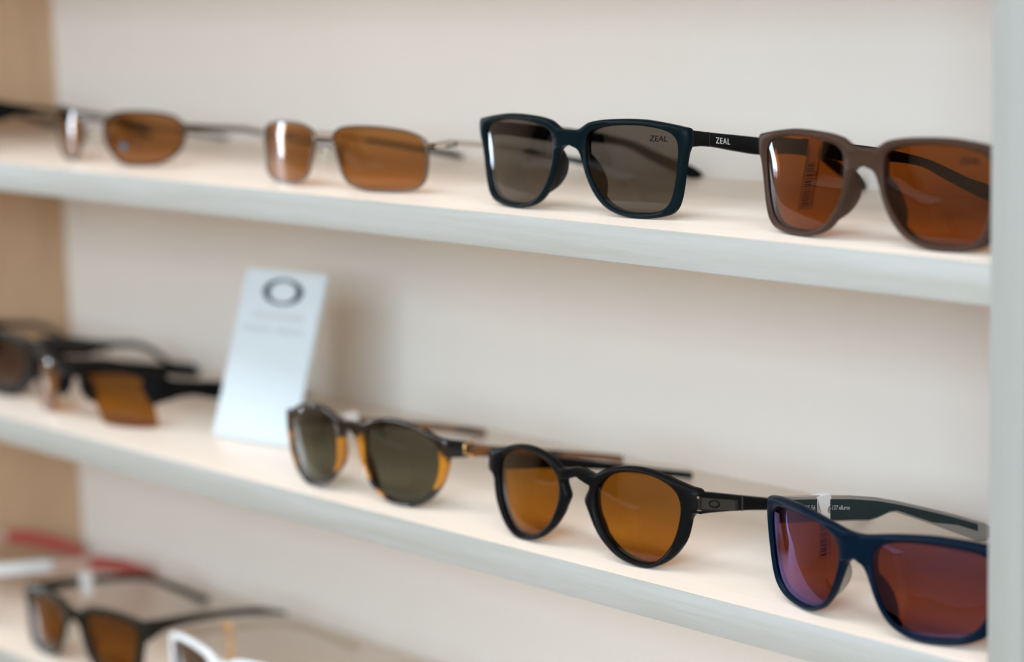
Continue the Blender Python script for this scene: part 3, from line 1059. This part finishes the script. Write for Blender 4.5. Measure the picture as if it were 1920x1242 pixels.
# dark wrap pair at the left edge of the middle shelf
r1 = pair(-845, 30, Z2, 0, 'glossy black wrap sunglasses with smoke lenses at the left edge of the middle shelf')
B0_T = [(16, 41.4, 27.4), (26, 40.0, 26.4), (41, 37.6, 25.0), (54, 34.6, 23.4), (64, 32.4, 26.0), (78, 30.0, 25.4), (91, 28.0, 23.4), (104, 22.6, 17.8), (114, 14.8, 9.6), (122, 9.6, 4.6), (136, 6.0, 1.6), (144, 3.8, 0.2)]
moulded(r1, shrunk(scaled(RD_IN, 1.0, 0.92), 3.4), [(0, 36.8), (6.2, 37.2), (10.7, 38.3)] + scaled([p for p in RD_OUT[3:11]], 1.0, 0.93) + [(68.6, 38.0), (69.4, 32.0), (68.6, 26.0), (66.4, 20.0), (63.4, 14.4)] +
        scaled(RD_OUT[17:27], 1.0, 0.93) + [(13.4, 10.8), (10.0, 15.8), (7.4, 20.6), (5.4, 24.8), (3.4, 27.4), (0, 28.4)],
        0.0036, 0, M['black_gloss'], M['black_gloss'], M['l_smoke'], B0_T, 66.5, thick=4.2)

# amber half-rim sport pair
def sport_pair():
    root = pair(-703, 22, Z2, 2.0, 'black half-rim sport sunglasses with an amber lens left of the white card')
    cv = Curve(0.0040)
    lens_out = [(9.0, 31.0), (14, 34.4), (24, 36.0), (36, 36.4), (48, 35.4), (56, 33.6), (58.5, 30.0), (60.0, 24.0), (62.0, 17.0), (63.5, 9.0), (64.0, 2.2), (60.0, 0.6), (50.0, 0.0), (40.0, 0.2), (30.5, 1.2), (27.0, 3.4),
                (24.0, 9.0), (20.0, 15.5), (14.5, 19.5), (10.5, 23.0), (9.0, 27.0)]
    lens_pair(root, cv, lens_out, M['l_amber'], grow=0.0, bulge=1.6, w0=1.4)
    # brow bar across both lenses
    P = [(-64, 31.5), (-58, 34.2), (-48, 36.6), (-36, 37.8), (-24, 37.6), (-14, 36.4), (0, 34.2), (14, 36.4), (24, 37.6), (36, 37.8), (48, 36.6), (58, 34.2), (64, 31.5)]
    P = catmull(P, 5, closed=False)
    lp = []
    for i, (u, v) in enumerate(P[:-1] if abs(P[-1][0] - 64) > 1e-3 else P):
        h = 3.2 if abs(u) > 10 else 3.6
        x, y, z = cv.at(u, v, 0)
        lp.append([(x, y - 1.4, z + h * 0.7), (x, y + 2.6, z + h), (x, y + 3.2, z - h * 0.6), (x, y - 0.2, z - h), (x, y - 1.6, z - h * 0.4)])
    loft('brow_bar', lp, M['black_matte'], root, smooth=50)
    for s in (1, -1):
        # side shield where lens meets arm, and the arm
        y0 = cv.c * 60 ** 2
        o = [(60, 33.5), (66, 32.5), (68, 28), (67, 20), (64.5, 15), (61.5, 19), (58.5, 26)]
        lpa = [[(s * a, cv.c * a * a - 1.0, b) for a, b in o], [(s * (a - 0.4), cv.c * a * a + 5.0, b * 0.98 + 0.5) for a, b in o]]
        sh = loft('side_shield', lpa, M['black_matte'], root, smooth=30)
        st = [(17.5, 33.4, 16.4), (25, 30.6, 16.6), (34, 27.8, 17.4), (45, 25.6, 16.8), (54, 24.2, 14.2), (63, 22.8, 11.8), (80, 19.2, 9.2), (110, 12.8, 4.8), (130, 8.2, 1.4), (140, 5.8, 0.2)]
        temple(root, s, 66.4, st, M['black_matte'], thick=4.0, inward=6, tipin=4, y_in=95)
        lpb = []
        for i in range(9):
            a = math.pi * i / 8
            f = max(0.12, math.sin(a))
            h = 21.5 + 9.0 * math.cos(a)
            ux = 9.0 + 0.42 * (30 - h)
            lpb.append([(s * (ux + 3.8 * f * math.cos(k * math.pi / 3)), cv.c * ux * ux + 4.6 + 5.4 * f * math.sin(k * math.pi / 3), h) for k in range(6)])
        loft('nose_pad', lpb, M['black_matte'], root, smooth=60)
    tube('bridge', [cv.at(u, v, 2.2) for u, v in ((-12, 31), (-6, 30.4), (0, 30.0), (6, 30.4), (12, 31))], [3.0, 3.0, 2.8, 3.0, 3.0], M['black_matte'], root)
    return root


sport_pair()

# bottom shelf
r2 = pair(-888.5, 9, Z3, 0, 'clear white sunglasses with red arms at the left edge of the bottom shelf')
C0_T = [(14, 40.0, 32.0), (34, 37.0, 30.0), (60, 33.4, 26.8), (90, 29.0, 21.4), (112, 25.4, 15.6), (130, 19.4, 9.2), (146, 11.4, 2.2), (154, 6.0, 0.2), (158, 3.2, 0.8)]
moulded(r2, scaled(SQ_IN, 0.91, 0.95), scaled(SQ_OUT, 0.91, 0.95), 0.0026, 0, M['white_gloss'], M['blush'], M['l_smoke'], C0_T, 58.8, inward=6, tipin=8)
for ch in [c for c in r2.children if c.name.startswith('temple')]:
    s = 1 if sum(v.co.x for v in ch.data.vertices) > 0 else -1
    xs0 = lambda y: temple_x(58.8, 6, 8, 95, 14, 158, y)
    lp = [[(s * (xs0(y) + 2.1), y, a + 0.3), (s * (xs0(y) - 2.1), y, a + 0.3), (s * (xs0(y) - 2.1), y, b_ - 0.3), (s * (xs0(y) + 2.1), y, b_ - 0.3)]
          for y, a, b_ in ((20, 39.1, 31.4), (34, 37, 30), (60, 33.4, 26.8), (68, 32.2, 25.4))]
    h = loft('hinge_sleeve', lp, M['white_gloss'], ch, smooth=20)
    h['label'] = 'white hinge sleeve'
    lp = []
    for y, a, b_ in ((98, 27.7, 19.6),) + tuple(C0_T[4:]):
        x = xs0(y)
        lp.append([(s * (x + 2.0), y, a + 0.2), (s * (x - 2.0), y, a + 0.2), (s * (x - 2.0), y, max(0.05, b_ - 0.2)), (s * (x + 2.0), y, max(0.05, b_ - 0.2))])
    h = loft('temple_tip', lp, M['red'], ch, smooth=25)
    h['label'] = 'red arm tip'

r3 = pair(-701.2, 12, Z3, 1.5, 'glossy olive-black rectangular sunglasses with brown lenses on the bottom shelf')
C1_T = [(9, 40.6, 26.0), (16, 39.8, 28.0), (26, 38.6, 31.0), (44, 36.6, 31.2), (66, 34.0, 29.4), (86, 31.0, 26.4), (100, 28.4, 23.4), (112, 22.0, 16.8), (128, 13.0, 7.2), (140, 6.0, 0.4), (145, 3.4, 0.2)]
C2_T = [(12, 40.4, 33.0), (30, 38.4, 32.6), (60, 35.0, 30.0), (90, 29.6, 25.4), (112, 21.4, 17.0), (128, 12.4, 7.8), (140, 5.6, 1.0), (145, 3.4, 0.2)]
moulded(r3, shrunk(scaled(SQ_IN, 1.0, 0.96), 1.6), scaled(SQ_OUT, 1.0, 0.96), 0.0018, 0.03, M['olive'], M['olive'], M['l_dark_brown'], C1_T, 64.4, pad_m=M['clear_pad'],
        right_st=C1_T[:7] + [(112, 24.4, 20.4), (122, 20.6, 17.6), (127, 18.6, 16.4)])

r4 = pair(-545, 13, Z3, 0, 'white-topped sunglasses with dark lenses cut off by the bottom picture edge')
moulded(r4, scaled(SQ_IN, 1.0, 0.93), scaled(SQ_OUT, 1.0, 0.95), 0.0024, 0.03, M['white_gloss'], M['clear'], M['l_smoke'], C2_T, 64.4)


# ------------------------------------------------------------------ paper price tags looped over the arms
def price_tag(pair_root, xs, y0, ztop, drop, label, slope=-0.16, side=-1, shape='long', digits=None, width=9.0, skew=0.0, mm_=None):
    """paper tag folded over a temple: loop at the top, notched neck, barcode leaf hanging on the inner side"""
    root = empty('price_tag', pair_root.location)
    root.rotation_euler = pair_root.rotation_euler
    tag(root, label, 'price tag', 'paper tags on the arms')
    pm = mm_ or M['paper']
    xi = side * xs + (2.45 if side < 0 else -2.45)       # inner side plane
    xo = side * xs - (2.1 if side < 0 else -2.1)
    h = width / 2
    zc = lambda y: ztop + slope * (y - y0)
    k = (lambda z: skew * (ztop - z))
    nk = h * 0.46
    zN = ztop - 5.0
    out = [(y0 - h, ztop + 0.8), (y0 + h, ztop + 0.8 + slope * width * 0.3)]
    R = [(h, zN + 0.6), (nk + 0.6, zN + 0.3), (nk, zN - 0.8), (nk, zN - 2.0), (nk + 0.8, zN - 2.8), (h, zN - 3.2)]
    pts = [(y0 - h, ztop + 0.8), (y0 + h, ztop + 0.8)] + [(y0 + a + k(b), b) for a, b in R]
    zb_ = ztop - drop
    pts += [(y0 + h + k(zb_), zb_), (y0 - h + k(zb_), zb_)]
    pts += [(y0 - a + k(b), b) for a, b in reversed(R)]
    leaf = sheet('leaf', pts, lambda y, z: xi, 0.15, pm, root)
    # fold over the top and the outer flap
    box('fold', min(xi, xo) - 0.1, max(xi, xo) + 0.15, y0 - h, y0 + h, ztop + 0.7, ztop + 0.95, pm, root)
    box('outer_flap', xo - 0.1, xo + 0.1, y0 - h, y0 + h, ztop - 6.0, ztop + 0.75, pm, root)
    if digits:
        random.seed(len(label))
        z = zN - 5.0
        i = 0
        while z > zb_ + 1.0:
            th = random.choice((0.3, 0.5, 0.8))
            yy = y0 + k(z)
            box('barcode_bar', xi + 0.13, xi + 0.22, yy - h * 0.62, yy + h * 0.28, z - th, z, M['ink'], leaf)
            z -= th + random.choice((0.35, 0.5, 0.8))
        # digits run up the edge of the leaf
        lettering(leaf, digits, 2.6, M['ink'], lambda a, b, c: (xi + 0.2 + c * 0.5, y0 + k(zb_ + 1.5 + a) + h * 0.42 + 1.9 - b, zb_ + 1.5 + a), name='tag_digits', extrude=0.02)
    return root


price_tag(nv, 64.7, 48.6, 36.6, 28.0, 'white barcode tag looped over the arm of the navy sunglasses', digits='110021 52', width=9.0)
price_tag(zc, 63.3, 38.0, 37.0, 30.0, 'white barcode tag seen through the copper lens of the brown sunglasses', digits='HC001002 32', width=9.5, skew=-0.25)
price_tag(tr, 61.4, 52.0, 27.6, 9.0, 'small white tag on the arm of the tortoiseshell sunglasses', width=10)
price_tag(r3, 63.0, 52.0, 37.6, 15.0, 'small white tag on the arm of the olive-black sunglasses', width=10)
price_tag(r1, 65.5, 34.0, 39.4, 14.0, 'white tag on the far arm of the black wrap sunglasses', width=9)
price_tag(r4, 63.0, 52.0, 35.6, 24.0, 'orange tag hanging on the arm of the white-topped sunglasses', width=4, mm_=M['orange_tag'])

# ------------------------------------------------------------------ white brand card leaning on the middle shelf
e = Vector((-533.0 + 597.5, 63.1 - 53.6, 0)).normalized()
cr_ = empty('display_card', (-597.5 * MM, 53.6 * MM, Z2 * MM), math.atan2(e.y, e.x))
tag(cr_, 'tall white display card with a dark oval ring, leaning back on the middle shelf', 'card')
LEAN = math.radians(20)
ca, sa = math.cos(LEAN), math.sin(LEAN)
CW, CH = 65.5, 102.6
P = lambda a, b, d=0.0: (a, b * sa + d * ca, b * ca - d * sa)      # d: depth behind the face


def slab(name, a0, a1, b0, b1, d0, d1, m, parent):
    lp = [[P(a, b, d) for a, b in ((a0, b0), (a1, b0), (a1, b1), (a0, b1))] for d in (d0, d1)]
    return loft(name, lp, m, parent, smooth=0)


panel = slab('panel', 0, CW, 0.8, CH, 0, 2.4, M['card'], cr_)
# rear strut that props the card up
strut = bmesh.new()
q = [Vector((x, y, z)) * MM for x, y, z in ((6, P(0, 44, 2.4)[1], P(0, 44, 2.4)[2]), (24, P(0, 44, 2.4)[1], P(0, 44, 2.4)[2]), (24, 32, 0.2), (6, 32, 0.2))]
off = Vector((0, 1.0, 0.35)) * MM
va = [strut.verts.new(v) for v in q]
vb_ = [strut.verts.new(v + off) for v in q]
strut.faces.new(va)
strut.faces.new(list(reversed(vb_)))
for i in range(4):
    strut.faces.new((va[i], vb_[i], vb_[(i + 1) % 4], va[(i + 1) % 4]))
from_bm('strut', strut, M['card'], cr_, smooth=0)
# oval ring print: heavier at its left and right ends
lp = []
for i in range(48):
    a = 2 * math.pi * i / 48
    c, s_ = math.cos(a), math.sin(a)
    lp.append([P(33.5 + 16.6 * c, 90.2 + 8.0 * s_, -0.08), P(33.5 + 16.6 * c, 90.2 + 8.0 * s_, 0.05),
               P(33.5 + 10.8 * c, 90.2 + 6.3 * s_, 0.05), P(33.5 + 10.8 * c, 90.2 + 6.3 * s_, -0.08)])
loft('oval_ring', lp, M['navy_ink'], panel, closed_ring=True, smooth=0)
# two rows of faint print, too blurred to read
random.seed(3)
for row, (b, h, a0, a1) in enumerate(((75.5, 3.6, 13, 54), (67.0, 3.4, 6.5, 56))):
    a = a0
    while a < a1:
        wd = random.uniform(1.6, 2.8)
        if not (row == 1 and 28 < a < 32):
            slab('print_mark', a, min(a + wd, a1), b - h / 2, b + h / 2, -0.06, 0.03, M['grey_ink'], panel)
        a += wd + 1.1

# ------------------------------------------------------------------ settle: every thing just touches its board
bpy.context.view_layer.update()


def all_children(o):
    out = list(o.children)
    for c in o.children:
        out += all_children(c)
    return out


for o in [q for q in COL.objects if q.get('category') in ('sunglasses', 'card')]:
    zs = min((c.matrix_world @ v.co).z for c in all_children(o) if c.type == 'MESH' for v in c.data.vertices)
    lift = o.location.z + 0.00012 - zs
    base = o.location.copy()
    o.location.z += lift
    for t_ in [q for q in COL.objects if q.get('category') == 'price tag' and (q.location - base).length < 1e-6]:
        t_.location.z += lift
